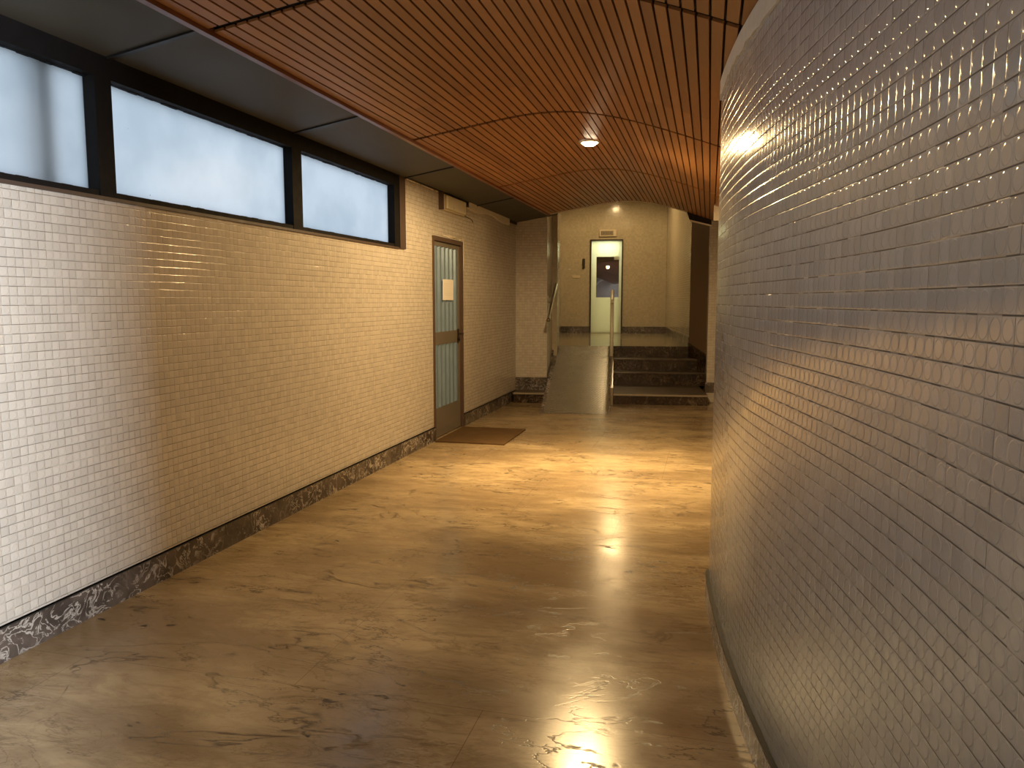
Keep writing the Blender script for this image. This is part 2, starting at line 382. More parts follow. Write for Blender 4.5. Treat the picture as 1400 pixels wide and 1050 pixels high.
# windows
wins = [(1.48, 3.165, 'nearest frosted window pane, crossed by a dark vertical shadow'),
        (3.27, 4.944, 'middle frosted window pane, flecked, between two black mullions'),
        (5.074, 6.745, 'farthest frosted window pane, ending above the tiled wall by the door')]
for i, (y0, y1, lab) in enumerate(wins):
    fr = MB(); d0, d1 = XL - 0.10, XL + 0.012
    l = (0.08 if i == 0 else 0.0525 if i == 1 else 0.065)
    rr_ = (0.0525 if i == 0 else 0.065 if i == 1 else 0.11)
    fr.box(d0, d1, y0 - l, y0, WZ0 + .0, WZ1); fr.box(d0, d1, y1, y1 + rr_, WZ0, WZ1)
    fr.box(d0, d1, y0, y1, 2.552, WZ1); fr.box(d0, d1 - 0.004, y0, y1, WZ0 + .012, 2.022)
    n = int((y1 - y0) / 0.06); rz = random.Random(i)
    for k in range(n):                                                # crumbling putty along the glass
        yy = y0 + (k + .5) * (y1 - y0) / n; hh = rz.uniform(0, .008)
        fr.box(XL - .055, XL - .032, yy - .031, yy + .031, 2.018, 2.024 + hh); fr.box(XL - .055, XL - .032, yy - .031, yy + .031, 2.552 - rz.uniform(0, .005), 2.555)
    o = tag(fr.build('window_%d' % (i + 1), M['black'], origin=(XL, (y0 + y1) / 2, 2.0)), lab, 'window', 'structure')
    p = MB(); p.box(XL - .062, XL - .055, y0 - .01, y1 + .01, 2.01, 2.56)
    tag(p.build('pane', M['glass'], o), 'frosted glass')
    s_ = MB(); s_.box(d0, d1 + 0.002, y0 - l, y1 + rr_, WZ0 - .006, WZ0 + .011)
    s_.build('window_sill', M['rust'], o)
    if i == 2:
        s_ = MB(); s_.box(XL - .01, d1 + .006, y1 + .115, y1 + .255, WZ0, WZ1); s_.build('end_post', M['rust'], o)
# dark strip added behind the first pane to deepen its shadow, and the drainpipe
b = MB(); b.box(XL - .138, XL - .106, 2.885, 2.985, WZ0 + .002, WZ1 - .002); b.tube([(XL - .19, 2.90, 0.0), (XL - .19, 2.90, 2.9)], .045, 14)
tag(b.build('drainpipe', M['batten']), 'dark drainpipe outside with an added strip that shadows the nearest frosted pane', 'pipe')

# ------------------------------------------------------------------ door_1: metal service door
d = empty('door_1', (XL, (DY0 + DY1) / 2, 0), 'blue-grey ribbed metal door with brown frame in the left wall', 'door', 'structure')
f = MB(); t_ = 0.045
f.box(XL - .10, XL + .012, DY0, DY0 + t_, 0, DZ); f.box(XL - .10, XL + .012, DY1 - t_, DY1, 0, DZ); f.box(XL - .10, XL + .012, DY0 + t_, DY1 - t_, DZ - t_, DZ)
f.build('door_frame', M['doorframe'], d, bevel=.003)
ly0, ly1 = DY0 + t_ + .004, DY1 - t_ - .004
lf = MB(); xa, xb = XL - .055, XL - .018
st = 0.055
lf.box(xa, xb, ly0, ly0 + st, .01, DZ - t_ - .005); lf.box(xa, xb, ly1 - st, ly1, .01, DZ - t_ - .005)
lf.box(xa, xb, ly0 + st, ly1 - st, 1.02, 1.16); lf.box(xa, xb, ly0 + st, ly1 - st, DZ - t_ - .05, DZ - t_ - .005)
leaf = lf.build('door_leaf', M['doorgrey'], d, bevel=.003, origin=(XL - .04, (ly0 + ly1) / 2, 0))
def ribs(z0, z1, name):
    g = MB(); ya, yb = ly0 + st, ly1 - st; n = 6; w_ = (yb - ya) / n
    pts = []
    for k in range(n):
        y = ya + k * w_
        pts += [(y, XL - .058), (y + w_ * .22, XL - .058), (y + w_ * .38, XL - .020), (y + w_ * .78, XL - .020), (y + w_ * .96, XL - .058)]
    pts.append((yb, XL - .058))
    for (ya_, xa_), (yb_, xb_) in zip(pts, pts[1:]):
        g.face([(xa_, ya_, z0), (xb_, yb_, z0), (xb_, yb_, z1), (xa_, ya_, z1)])
        g.face([(xa_ - .003, ya_, z1), (xb_ - .003, yb_, z1), (xb_ - .003, yb_, z0), (xa_ - .003, ya_, z0)])
    return tag(g.build(name, M['doorblue'], leaf), 'blue-grey vertical ribbed panel')
ribs(1.16, DZ - t_ - .05, 'ribbed_panel'); ribs(.33, 1.02, 'ribbed_panel')
g = MB(); g.box(XL - .052, XL - .020, ly0 + st, ly1 - st, .01, .33); g.build('kick_plate', M['doorgrey'], leaf)
g = MB(); g.box(XL - .02, XL - .010, ly1 - .105, ly1 - .045, 1.01, 1.17)
g.tube([(XL - .012, ly1 - .075, 1.115), (XL + .045, ly1 - .075, 1.115), (XL + .05, ly1 - .09, 1.115), (XL + .05, ly1 - .19, 1.11)], .010, 10)
g.tube([(XL - .012, ly1 - .075, 1.045), (XL + .006, ly1 - .075, 1.045)], .014, 12)
tag(g.build('door_handle', M['dark'], leaf, smooth=False), 'black lever handle')
g = MB(); g.face([(XL - .006, 8.10, 1.505), (XL - .006, 8.47, 1.505), (XL - .004, 8.47, 1.735), (XL - .004, 8.10, 1.735)], [(0, 0), (1, 0), (1, 1), (0, 1)])
g.face([(XL - .005, 8.10, 1.735), (XL - .005, 8.47, 1.735), (XL - .007, 8.47, 1.505), (XL - .007, 8.10, 1.505)], [(0, 0), (1, 0), (1, 1), (0, 1)])
g.box(XL - .020, XL - .0055, 8.26, 8.30, 1.70, 1.73)
tag(g.build('paper_notice', M['paper'], origin=(XL - .006, 8.28, 1.62)), 'white paper notice fixed to the blue-grey ribbed metal door', 'notice')

# cable beside the door and plaster scabs
g = MB(); g.tube([(XL + .006, 8.28, 2.215), (XL + .008, 8.55, 2.205), (XL + .008, 8.74, 2.225), (XL + .008, 8.80, 2.215), (XL + .008, 8.815, 2.16), (XL + .007, 8.815, 1.95), (XL + .006, 8.80, 1.86)], .008, 8)
tag(g.build('cable', M['plastic'], smooth=True), 'white cable running over the top right corner of the metal door frame', 'cable')
rz = random.Random(3)
def ragged(name, pts_top, drop, lab, xo=.006, n=26, mat='plaster', ma=.6):
    (ya, za), (yb, zb) = pts_top; g = MB(); top, bot = [], []
    for k in range(n + 1):
        q = k / n; y = ya + (yb - ya) * q; z = za + (zb - za) * q
        top.append((y, z)); bot.append((y, z - drop * rz.uniform(ma, 1.0) * (0.75 + .25 * math.sin(q * 9))))
    for k in range(n):
        x0, x1 = XL - .002, XL + xo
        t0, t1, b0, b1 = top[k], top[k + 1], bot[k], bot[k + 1]
        g.face([(x1, *b0), (x1, *b1), (x1, *t1), (x1, *t0)]); g.face([(x0, *b1), (x0, *b0), (x1, *b0), (x1, *b1)])
        g.face([(x0, *t0), (x0, *t1), (x1, *t1), (x1, *t0)])
    return tag(g.build(name, M[mat]), lab, 'trim', 'structure')
ragged('trim_1', ((8.95, 2.665), (10.9, 2.66)), .10, 'pale plaster strip along the top of the left wall past the door', xo=.035, n=10, ma=.85)
ragged('trim_2', ((7.02, 2.66), (7.95, 2.66)), .018, 'thin broken plaster edge above the left wall beside the window', n=30, ma=.1)
ragged('trim_3', ((8.10, 2.212), (8.80, 2.212)), .024, 'broken plaster along the top of the metal door frame', n=24, ma=.1)

# emergency light
e = empty('emergency_light', (XL, 8.39, 2.56), 'cream rectangular emergency light unit high on the left wall above the door', 'light fitting')
g = MB(); g.box(XL, XL + .035, 8.00, 8.78, 2.475, 2.645); g.build('housing', M['plastic'], e, bevel=.006)
g = MB(); g.box(XL + .035, XL + .065, 8.10, 8.76, 2.49, 2.635); g.build('diffuser', M['diffuser'], e, bevel=.012)
g = MB(); g.box(XL - .0, XL + .055, 7.982, 8.0, 2.47, 2.65); g.build('end_bracket', M['doorframe'], e)
g = MB(); g.tube([(XL + .005, 8.78, 2.50), (XL + .005, 9.15, 2.478), (XL + .005, 9.22, 2.45)], .004, 6)
tag(g.build('cable', M['dark']), 'thin dark wire trailing right from the emergency light unit', 'cable')

# doormat
g = MB(); g.box(-2.795, -2.035, 7.70, 8.68, 0, .016)
dm = tag(g.build('doormat', M['mat'], bevel=.004, origin=(-2.4, 8.2, 0)), 'brown coir doormat on the marble floor at the metal door', 'doormat')

# ------------------------------------------------------------------ curved right wall by the camera
curve = [(.42, -.68), (.42, .3), (.415, .8), (.395, 1.15), (.362, 1.5), (.312, 1.85), (.25, 2.2), (.195, 2.5), (.145, 2.8), (.105, 3.1), (.073, 3.4), (.048, 3.7), (.034, 3.93), (.036, 3.985), (.055, 4.02), (.10, 4.045)]
def smooth_curve(P, k=6):
    out = []
    for i in range(len(P) - 1):
        p0, p1, p2, p3 = P[max(i - 1, 0)], P[i], P[i + 1], P[min(i + 2, len(P) - 1)]
        for j in range(k):
            t = j / k; out.append(tuple(.5 * (2 * p1[c] + (p2[c] - p0[c]) * t + (2 * p0[c] - 5 * p1[c] + 4 * p2[c] - p3[c]) * t * t + (3 * p1[c] - p0[c] - 3 * p2[c] + p3[c]) * t ** 3) for c in (0, 1)))
    return out + [P[-1]]
cv = smooth_curve(curve)
poly = [(4.3, -.68), (4.3, 4.3), (1.6, 4.3), (1.6, 4.06)] + list(reversed(cv))
b = MB(); b.prism(poly, 0, TOP)
o = tag(b.build('wall_right', M['tile_right'], smooth=False), 'curved glossy mosaic tiled wall close on the right', 'wall', 'structure')
for p in o.data.polygons:
    if abs(p.normal.z) < .1 and max(o.data.vertices[v].co.x for v in p.vertices) < .5: p.use_smooth = True
def offset(P, d):
    out = []
    for i, p in enumerate(P):
        a, c = P[max(i - 1, 0)], P[min(i + 1, len(P) - 1)]; dx, dy = c[0] - a[0], c[1] - a[1]; L = math.hypot(dx, dy)
        out.append((p[0] - dy / L * d, p[1] + dx / L * d))
    return out
oc = offset(cv, .016)
b = MB(); b.prism(list(cv) + list(reversed(oc)), 0, .118); b.prism(list(cv) + list(reversed(offset(cv, .0175))), .112, .120, mi=1)
tag(b.build('baseboard_right', [M['skirt'], M['batten']]), 'dark marble baseboard curving along the foot of the right wall', 'baseboard', 'structure')

# ------------------------------------------------------------------ slatted vault
prof = [(-2.18, 2.69), (-2.04, 2.712), (-1.72, 2.765), (-1.39, 2.815), (-1.15, 2.832), (-.92, 2.82), (-.67, 2.772), (-.42, 2.70), (-.2, 2.625), (.02, 2.545), (.25, 2.455), (.52, 2.34)]
pc = smooth_curve(prof, 10)
arc = [0.0]
for a, c in zip(pc, pc[1:]): arc.append(arc[-1] + math.hypot(c[0] - a[0], c[1] - a[1]))
def at_arc(sv):
    for i in range(len(arc) - 1):
        if sv <= arc[i + 1]:
            t = (sv - arc[i]) / (arc[i + 1] - arc[i]); return (pc[i][0] + (pc[i + 1][0] - pc[i][0]) * t, pc[i][1] + (pc[i + 1][1] - pc[i][1]) * t)
    return pc[-1]
def zprof(x):
    for a, c in zip(pc, pc[1:]):
        if a[0] <= x <= c[0]: return a[1] + (c[1] - a[1]) * (x - a[0]) / (c[0] - a[0])
    return pc[0][1] if x < pc[0][0] else pc[-1][1]
seams = [-3.9, -1.6, .8, 3.15, 5.58, 8.05, 10.72]
P_ = 0.058; ns = int(arc[-1] / P_)
b = MB()
for k in range(ns):
    a = at_arc(k * P_ + .0055); c = at_arc((k + 1) * P_ - .0055); d = Vector((c[0] - a[0], c[1] - a[1])).normalized(); nx, nz = -d.y * .012, d.x * .012
    for (y0, y1) in zip(seams, seams[1:]):
        if a[0] > -.01 and y1 > 9: y1 = 9.0
        ya, yb = y0 + .024, y1 - .024
        L = [(a[0], ya, a[1]), (c[0], ya, c[1]), (c[0], yb, c[1]), (a[0], yb, a[1])]
        H = [(x + nx, y, z + nz) for x, y, z in L]; uvq = [(k + .01, ya), (k + .99, ya), (k + .99, yb), (k + .01, yb)]
        b.face(L, uvq); b.face(list(reversed(H)), list(reversed(uvq)))
        for i in range(4):
            j = (i + 1) % 4; b.face([L[i], L[j], H[j], H[i]], [uvq[i], uvq[j], uvq[j], uvq[i]])
tag(b.build('ceiling', M['wood']), 'shallow vaulted ceiling of narrow orange-brown wooden slats', 'ceiling', 'structure')
b = MB()
def sheet(mb, y0, y1, up0, th, xmax=9, mi=0):
    P = [p for p in pc if p[0] <= xmax]
    for a, c in zip(P, P[1:]):
        q = [(a[0], y0, a[1] + up0), (c[0], y0, c[1] + up0), (c[0], y1, c[1] + up0), (a[0], y1, a[1] + up0)]; mb.face(q, mi=mi)
        q2 = [(x, y, z + th) for x, y, z in reversed(q)]; mb.face(q2, mi=mi)
sheet(b, -4, 9.0, .020, .02); sheet(b, 9.0, 10.72, .02, .02, xmax=.0)
tag(b.build('ceiling_backing', M['backing']), 'black backing seen in the gaps between the wooden ceiling slats', 'ceiling', 'structure')
# edge board along the vault and arched end board
b = MB(); b.box(-2.212, -2.178, -4, 10.72, 2.672, 2.74)
tag(b.build('trim_4', wood('edge_board_wood', (0.15, .05, .02), (0.22, .08, .03))), 'reddish wooden edge board along the left side of the vault', 'trim', 'structure')
b = MB()
P = [p for p in pc if p[0] <= .02]
for a, c in zip(P, P[1:]):
    lo = .004
    b.face([(a[0], 10.72, a[1] + lo), (c[0], 10.72, c[1] + lo), (c[0], 10.72, TOP), (a[0], 10.72, TOP)])
    b.face([(c[0], 10.80, c[1] + lo), (a[0], 10.80, a[1] + lo), (a[0], 10.80, TOP), (c[0], 10.80, TOP)])
    b.face([(a[0], 10.72, a[1] + lo), (a[0], 10.80, a[1] + lo), (c[0], 10.80, c[1] + lo), (c[0], 10.72, c[1] + lo)])
b.box(-2.83, pc[0][0], 10.72, 10.80, 2.80, TOP)
tag(b.build('wall_vault_end', M['plaster']), 'plastered arch closing the far end of the wooden vault', 'wall', 'structure')
# dark dropped board under the right end of the vault
b = MB(); q0 = [(-.34, 2.72), (-.285, 2.565), (.0, 2.49), (.0, 2.56), (-.17, 2.63)]
b.face([(x, 10.68, z) for x, z in q0]); b.face([(x, 10.80, z) for x, z in reversed(q0)])
for i in range(5):
    a, c = q0[i], q0[(i + 1) % 5]; b.face([(a[0], 10.68, a[1]), (a[0], 10.8, a[1]), (c[0], 10.8, c[1]), (c[0], 10.68, c[1])])
tag(b.build('trim_5', M['backing']), 'dark dropped board under the right far end of the vault', 'trim', 'structure')
b = MB(); q0 = [(-.283, 2.563), (-.282, 2.552), (.0, 2.478), (.0, 2.488)]
b.face([(x, 10.67, z) for x, z in q0]); b.face([(x, 10.80, z) for x, z in reversed(q0)])
for i in range(4):
    a, c = q0[i], q0[(i + 1) % 4]; b.face([(a[0], 10.67, a[1]), (a[0], 10.8, a[1]), (c[0], 10.8, c[1]), (c[0], 10.67, c[1])])
tag(b.build('trim_6', M['plaster']), 'thin pale edge beneath the dark board at the far end of the vault', 'trim', 'structure')

# dark panels between the windows and the vault
b = MB(); pan = [-4, -2.0, -.2, 1.5, 3.265, 4.99, 7.03, 9.30, 11.5]
for i, (y0, y1) in enumerate(zip(pan, pan[1:])):
    g_ = .012; za, zb = 2.656, 2.765
    dz = (0, 0, 0, 0, 0, 0, 0, .0)[i]
    for s_, o_ in ((0, 0), (.015, 1)):
        q = [(XL, y0 + g_, za + s_ + dz), (-2.2, y0 + g_, zb + s_), (-2.2, y1 - g_, zb + s_), (XL, y1 - g_, za + s_ + dz)]
        b.face(q if not o_ else list(reversed(q)))
    dxs, w0 = .58, .015
    for zz, fl in ((-.010, 0), (.02, 1)):
        q = [(XL, y0 - w0, za + zz), (-2.2, y0 - w0, zb + zz), (-2.2, y0 + w0, zb + zz), (XL, y0 + w0, za + zz)]
        b.face(q if not fl else q[::-1], mi=1)
    for yy in (y0 - w0, y0 + w0):
        b.face([(XL, yy, za - .010), (-2.2, yy, zb - .010), (-2.2, yy, zb + .02), (XL, yy, za + .02)], mi=1)
tag(b.build('ceiling_side', [M['panel'], M['batten']]), 'dark olive ceiling panels between the window band and the wooden vault', 'ceiling', 'structure')
# strip drawing the shadow under the panels, lower dark piece at far end
b = MB(); b.box(XL, XL + .02, 10.9, YEND, 2.62, 2.66); b.box(XL, XL + .03, 7.0, 11.4, 2.655, 2.675)
tag(b.build('trim_7', M['batten']), 'dark strip drawn as the shadow where the ceiling panels meet the left wall', 'trim', 'structure')
# pale ragged plaster on top of the curved wall
b = MB(); pts = []
src = [p for p in cv if p[1] > .6 and p[1] < 3.99]
o1 = offset(src, .010)
for i in range(len(src) - 1):
    za, zb = zprof(src[i][0]) - .004, zprof(src[i + 1][0]) - .004; da = rz.uniform(.055, .10); 
    if i == 0: dprev = da
    db = .5 * dprev + .5 * da
    A0 = (o1[i][0], o1[i][1]); B0 = (o1[i + 1][0], o1[i + 1][1])
    b.face([(*A0, za - dprev), (*B0, zb - db), (*B0, zb), (*A0, za)])
    b.face([(*src[i], za - dprev), (*src[i + 1], zb - db), (*B0, zb - db), (*A0, za - dprev)])
    dprev = db
tag(b.build('trim_8', M['plaster']), 'ragged pale plaster strip between the wooden ceiling and the right wall', 'trim', 'structure')

# ------------------------------------------------------------------ far end of the corridor
b = MB(BK)
b.prism([(-3.0, 11.66), (-.98, 11.66), (-.98, 12.70), (-3.0, 12.70)], 0, TOP, u0=0)
tag(b.build('wall_end_left', M['tile']), 'narrow mosaic tiled end wall left of the ramp', 'wall', 'structure')
b = MB(BK)
b.prism([(-3.0, 12.70), (-.90, 12.70), (-.90, 13.2), (-1.22, 13.2), (-1.22, 18.70), (-3.0, 18.70)], 0, TOP)
tag(b.build('wall_hall_left', M['hall']), 'tiled left wall of the raised back hall with its pilaster', 'wall', 'structure')
b = MB(BK); b.prism([(1.385, 11.66), (3.2, 11.66), (3.2, 12.0), (1.41, 12.0)], 0, TOP)
tag(b.build('wall_end_right', M['tile']), 'slim mosaic tiled pier at the right of the stairs', 'wall', 'structure')
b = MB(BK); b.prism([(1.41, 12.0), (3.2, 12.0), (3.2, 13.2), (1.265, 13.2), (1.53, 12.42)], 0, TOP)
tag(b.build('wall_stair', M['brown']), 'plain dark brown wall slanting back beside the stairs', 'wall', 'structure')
b = MB(BK); b.prism([(1.265, 13.2), (3.2, 13.2), (3.2, 18.7), (1.22, 18.7)], 0, TOP)
tag(b.build('wall_hall_right', M['hall']), 'pale tiled right wall of the raised back hall', 'wall', 'structure')
DR0, DR1, ZL, DT = -.515, .19, .737, 2.885
b = MB(BK); y0, y1 = 18.5, 18.7
b.box(-1.22, DR0, y0, y1, 0, TOP); b.box(DR1, 1.22, y0, y1, 0, TOP); b.box(DR0, DR1, y0, y1, DT, TOP); b.box(DR0, DR1, y0, y1, 0, ZL)
tag(b.build('wall_hall_back', M['hall']), 'brownish tiled back wall of the raised hall around the white door', 'wall', 'structure')
b = MB(BK); b.box(-3.4, -.9, 18.7, 18.75, 0, TOP + .1); b.box(.6, 3.4, 18.7, 18.75, 0, TOP + .1); b.box(-.9, .6, 18.7, 18.75, 3.2, TOP + .1)
b.box(-.9, -.85, 18.75, 19.9, 0, 3.25); b.box(.55, .6, 18.75, 19.9, 0, 3.25); b.box(-.9, .6, 19.85, 19.9, 0, 3.25); b.box(-.9, .6, 18.7, 19.9, 3.2, 3.25); b.box(-.9, .6, 18.7, 19.9, 0, ZL)
tag(b.build('wall_hall_outer', M['plaster']), 'pale walls of the lit lobby behind the white door', 'wall', 'structure')
lb = lamp('lobby_light', 'POINT', BK(-.16, 18.95, 2.95), 52, (.97, 1.0, .74), shadow_soft_size=.08)
# outer right wall, hidden behind the curved wall
b = MB(); b.box(1.5, 1.7, 4.1, 12.2, 0, TOP)
tag(b.build('wall_right_far', M['tile']), 'tiled wall beyond the end of the curved right wall', 'wall', 'structure')
b = MB(); b.box(.52, 1.5, 4.05, 9.0, 2.34, 2.38); b.box(.02, 1.5, 9.0, 12.2, 2.98, 3.02); b.box(.02, 1.5, 8.98, 9.02, 2.38, 2.98)
b.box(.0, .02, 9.0, 10.8, 2.57, 3.0)
tag(b.build('ceiling_right', M['plaster']), 'flat plaster ceiling beyond the end of the curved right wall', 'ceiling', 'structure')
# entrance side behind the camera
b = MB(); b.box(-3.08, 2.98, -4.2, -4.0, 0, TOP); b.box(3.85, 4.5, -4.2, -4.0, 0, TOP); b.box(2.98, 3.85, -4.2, -4.0, 2.7, TOP); b.box(4.3, 4.5, -4.0, -.7, 0, TOP)
tag(b.build('wall_entrance', M['tile']), 'tiled entrance wall behind the camera', 'wall', 'structure')
b = MB(); b.box(.52, 4.3, -4.0, -.7, 2.75, 2.8)
tag(b.build('ceiling_entrance', M['plaster']), 'plain ceiling over the street entrance', 'ceiling', 'structure')
g = MB(); n_ = 24
cx, cz, ra, rb = .32, 1.75, .88, .97
pa = [(cx - ra, 0), (cx - ra, cz)] + [(cx - ra * math.cos(math.pi * k / n_), cz + ra * math.sin(math.pi * k / n_)) for k in range(1, n_)] + [(cx + ra, cz), (cx + ra, 0)]
pb_ = [(cx - rb, 0), (cx - rb, cz)] + [(cx - rb * math.cos(math.pi * k / n_), cz + rb * math.sin(math.pi * k / n_)) for k in range(1, n_)] + [(cx + rb, cz), (cx + rb, 0)]
for i in range(len(pa) - 1):
    a, c, e_, f_ = pa[i], pa[i + 1], pb_[i + 1], pb_[i]
    for yy, fl in ((-3.95, 1), (-4.0, 0)):
        q = [(x, yy, z) for x, z in (a, c, e_, f_)]; g.face(q if fl else q[::-1])
    g.face([(a[0], -4, a[1]), (c[0], -4, c[1]), (c[0], -3.95, c[1]), (a[0], -3.95, a[1])]); g.face([(f_[0], -3.95, f_[1]), (e_[0], -3.95, e_[1]), (e_[0], -4, e_[1]), (f_[0], -4, f_[1])])
tag(g.build('trim_9', plain('arch_white_paint', (.85, .84, .80), .5)), 'white arched surround on the wall behind the camera', 'trim', 'structure')
g = MB()
for x in (2.98, 3.8): g.box(x, x + .05, -4.15, -4.09, 0, 2.7)
g.box(2.98, 3.85, -4.15, -4.09, 2.65, 2.7); g.box(2.98, 3.85, -4.15, -4.09, 0, .06); g.box(3.0, 3.8, -4.14, -4.10, 2.08, 2.12)
tag(g.build('door_3', M['black']), 'black framed glazed street door behind the camera', 'door', 'structure')
b = MB(); b.box(-3.3, 4.6, -4.4, 12.4, TOP, TOP + .15)  # slab spans the whole building, added to stop sky light leaking in
b.tr = BK; b.box(-3.4, 3.5, 11.5, 18.8, TOP + .01, TOP + .16)
hc = MB(BK); hc.box(-1.3, 1.35, 12.9, 18.6, 3.93, 3.97); hc.box(-1.3, 1.35, 12.86, 12.9, 3.93, TOP)
tag(hc.build('ceiling_back_hall', M['plaster']), 'plaster ceiling of the raised back hall', 'ceiling', 'structure')
tag(b.build('ceiling_hall', M['plaster']), 'high plaster ceiling over the stairs, extended unseen over everything to keep sky light out', 'ceiling', 'structure')

# end wall baseboards
b = MB(BK); b.box(-1.5, -.962, 11.642, 11.66, .15, .345); b.box(-.98, -.962, 11.66, 12.0, .15, .345)
b.prism([(-.98, 12.0), (-.955, 12.0), (-.955, 12.70), (-.98, 12.70)], 0.0, lambda r, s: .345 + (s - 12.0) * .5)
tag(b.build('baseboard_end_left', M['skirt']), 'dark marble baseboard at the foot of the left end wall', 'baseboard', 'structure')
b = MB(BK); b.box(1.37, 3.0, 11.642, 11.66, .15, .30)
tag(b.build('baseboard_end_right', M['skirt']), 'dark marble baseboard at the foot of the tiled pier', 'baseboard', 'structure')
b = MB(BK); zf = lambda r, s: (.62 if s < 12.9 else .64)
b.prism([(1.395, 11.7), (1.41, 12.0), (1.53, 12.42), (1.265, 13.2), (1.25, 13.19), (1.512, 12.42), (1.392, 12.0), (1.375, 11.7)][::-1], .15, lambda r, s: .42 + .30 * (s - 11.7) / 1.1 if s < 12.6 else .80)
tag(b.build('baseboard_stair', M['riser']), 'dark marble baseboard climbing beside the stairs', 'baseboard', 'structure')
b = MB(BK)
b.box(-1.22, -1.205, 13.2, 18.5, ZL, ZL + .155); b.box(-1.22, DR0 - .03, 18.482, 18.5, ZL, ZL + .155); b.box(DR1 + .03, 1.22, 18.482, 18.5, ZL, ZL + .155)
b.prism([(1.265, 13.2), (1.22, 18.5), (1.205, 18.5), (1.25, 13.2)], ZL, ZL + .155)
tag(b.build('baseboard_hall', M['skirt']), 'dark baseboard around the raised back hall', 'baseboard', 'structure')
b = MB(BK); b.box(-1.3, 1.35, 13.20, 18.60, 0.0, ZL)
tag(b.build('floor_hall', M['landing']), 'polished grey-green floor of the raised back hall', 'floor', 'structure')

# ------------------------------------------------------------------ staircase
stc = empty('staircase', BK(.75, 12.2, 0), 'dark brown marble stairs rising to the back hall beside the ramp', 'stairs')
steps = [(.022, 1.366, 11.28, 12.52, 0.0, .152), (.022, 1.49, 12.52, 12.85, .152, .358), (.022, 1.38, 12.85, 13.18, .358, .552), (.022, 1.262, 13.18, 13.198, .552, ZL + .002)]
for i, (r0, r1, s0, s1, z0, z1) in enumerate(steps):
    b = MB(BK)
    wl = lambda q, m: min(r1, 1.512 - (q - 12.42) * .34 - m)
    def slab(mb, a, c, za, zb): mb.prism([(r0, a), (wl(a, 0), a), (wl(c, 0), c), (r0, c)], za, zb)
    slab(b, s0, s1, z0, z1 - .02 if i < 3 else z1)
    st_o = b.build('step', M['riser'], stc, origin=BK(.7, s0, 0))
    if i < 3:
        n_ = MB(BK); slab(n_, s0 - .02, s1, z1 - .02, z1); n_.build('tread', M['tread'], st_o, bevel=.004)
    if i == 0:
        n_ = MB(BK); n_.box(.022, r1, s0 - .028, s0, z1 - .024, z1 + .002)
        tag(n_.build('nosing', M['nosing'], st_o, bevel=.003), 'pale stone nosing')
e = empty('stone_step', BK(-1.2, 11.45, 0), 'short dark marble step at the foot of the end wall left of the ramp', 'step')
b = MB(BK); b.box(-1.44, -.96, 11.28, 11.655, 0, .132); b.build('riser', M['riser'], e)
b = MB(BK); b.box(-1.44, -.96, 11.26, 11.655, .132, .152); b.build('tread', M['tread'], e, bevel=.004)
b = MB(BK); b.box(-1.44, -.96, 11.252, 11.28, .128, .154); tag(b.build('nosing', M['nosing'], e, bevel=.003), 'pale stone nosing')

# ramp
rp = empty('ramp', BK(-.45, 11.6, 0), 'narrow ramp with studded rubber surface rising left of the stairs', 'ramp')
RS0, RS1 = 10.25, 13.19
b = MB(BK); r0, r1 = -.955, -.02
zt = lambda s: ZL * (s - RS0) / (RS1 - RS0)
Lq = [(r0, RS0), (r1, RS0), (r1, RS1), (r0, RS1)]
b.prism([(r0, RS0), (r1, RS0), (r1, RS1), (-.895, RS1), (-.895, 12.69), (r0, 12.69)], 0.0, lambda r, s: max(.002, zt(s) - .006))
b.build('ramp_body', M['skirt'], rp)
b = MB(BK); u = math.hypot(RS1 - RS0, ZL)
b.face([(r0 + .05, RS0, .004), (r1 - .02, RS0, .004), (r1 - .02, RS1, ZL + .002), (r0 + .065, RS1, ZL + .002)], [(0, 0), (r1 - r0 - .07, 0), (r1 - r0 - .07, u), (0, u)])
b.face([(r0 + .065, RS1, ZL - .004), (r1 - .02, RS1, ZL - .004), (r1 - .02, RS0, -.002), (r0 + .05, RS0, -.002)], [(0, 0), (1, 0), (1, 1), (0, 1)])
tag(b.build('ramp_surface', M['rubber'], rp), 'olive brown studded rubber')
b = MB(BK); b.prism([(-.019, 11.20), (.018, 11.20), (.018, 13.20), (-.019, 13.20)], 0, lambda r, s: zt(s) + .012)
tag(b.build('stringer', M['nosing'], rp), 'pale stone edge between ramp and stairs')

# handrails
def rail(nm, r, pts, lab, posts):
    e = empty(nm, BK(r, pts[0][0], 0), lab, 'handrail', group=None)
    g = MB(BK); g.tube([(r, s, z) for s, z in pts], .027, 14); g.build('rail', M['steel'] if r < -.5 else M['cream'], e, smooth=True)
    for ps in posts:
        g = MB(BK); g.tube(ps, .012 if r < -.5 else .030, 12); g.build('bracket' if r < -.5 else 'post', M['steel'] if r < -.5 else M['cream'], e, smooth=True)
    return e
# wall side: ends at (747,441) near and (766,385) far
rail('handrail', -.915, [(11.12, 1.225), (11.16, 1.225), (12.66, 1.76)], 'steel handrail on the left side of the ramp', [[(-.915, 12.0, 1.50), (-.965, 12.0, 1.47), (-.985, 12.0, 1.47)]])
rail('handrail', -.012, [(12.55, 1.475), (12.65, 1.50), (13.3, 1.655), (14.6, 1.66)], 'cream handrail on a post at the stair top, seen end-on before the white door', [[(-.012, 12.62, zt(12.62) + .012), (-.012, 12.62, 1.49)], [(-.012, 13.30, ZL), (-.012, 13.30, 1.655)], [(-.012, 14.6, ZL), (-.012, 14.6, 1.66)]])

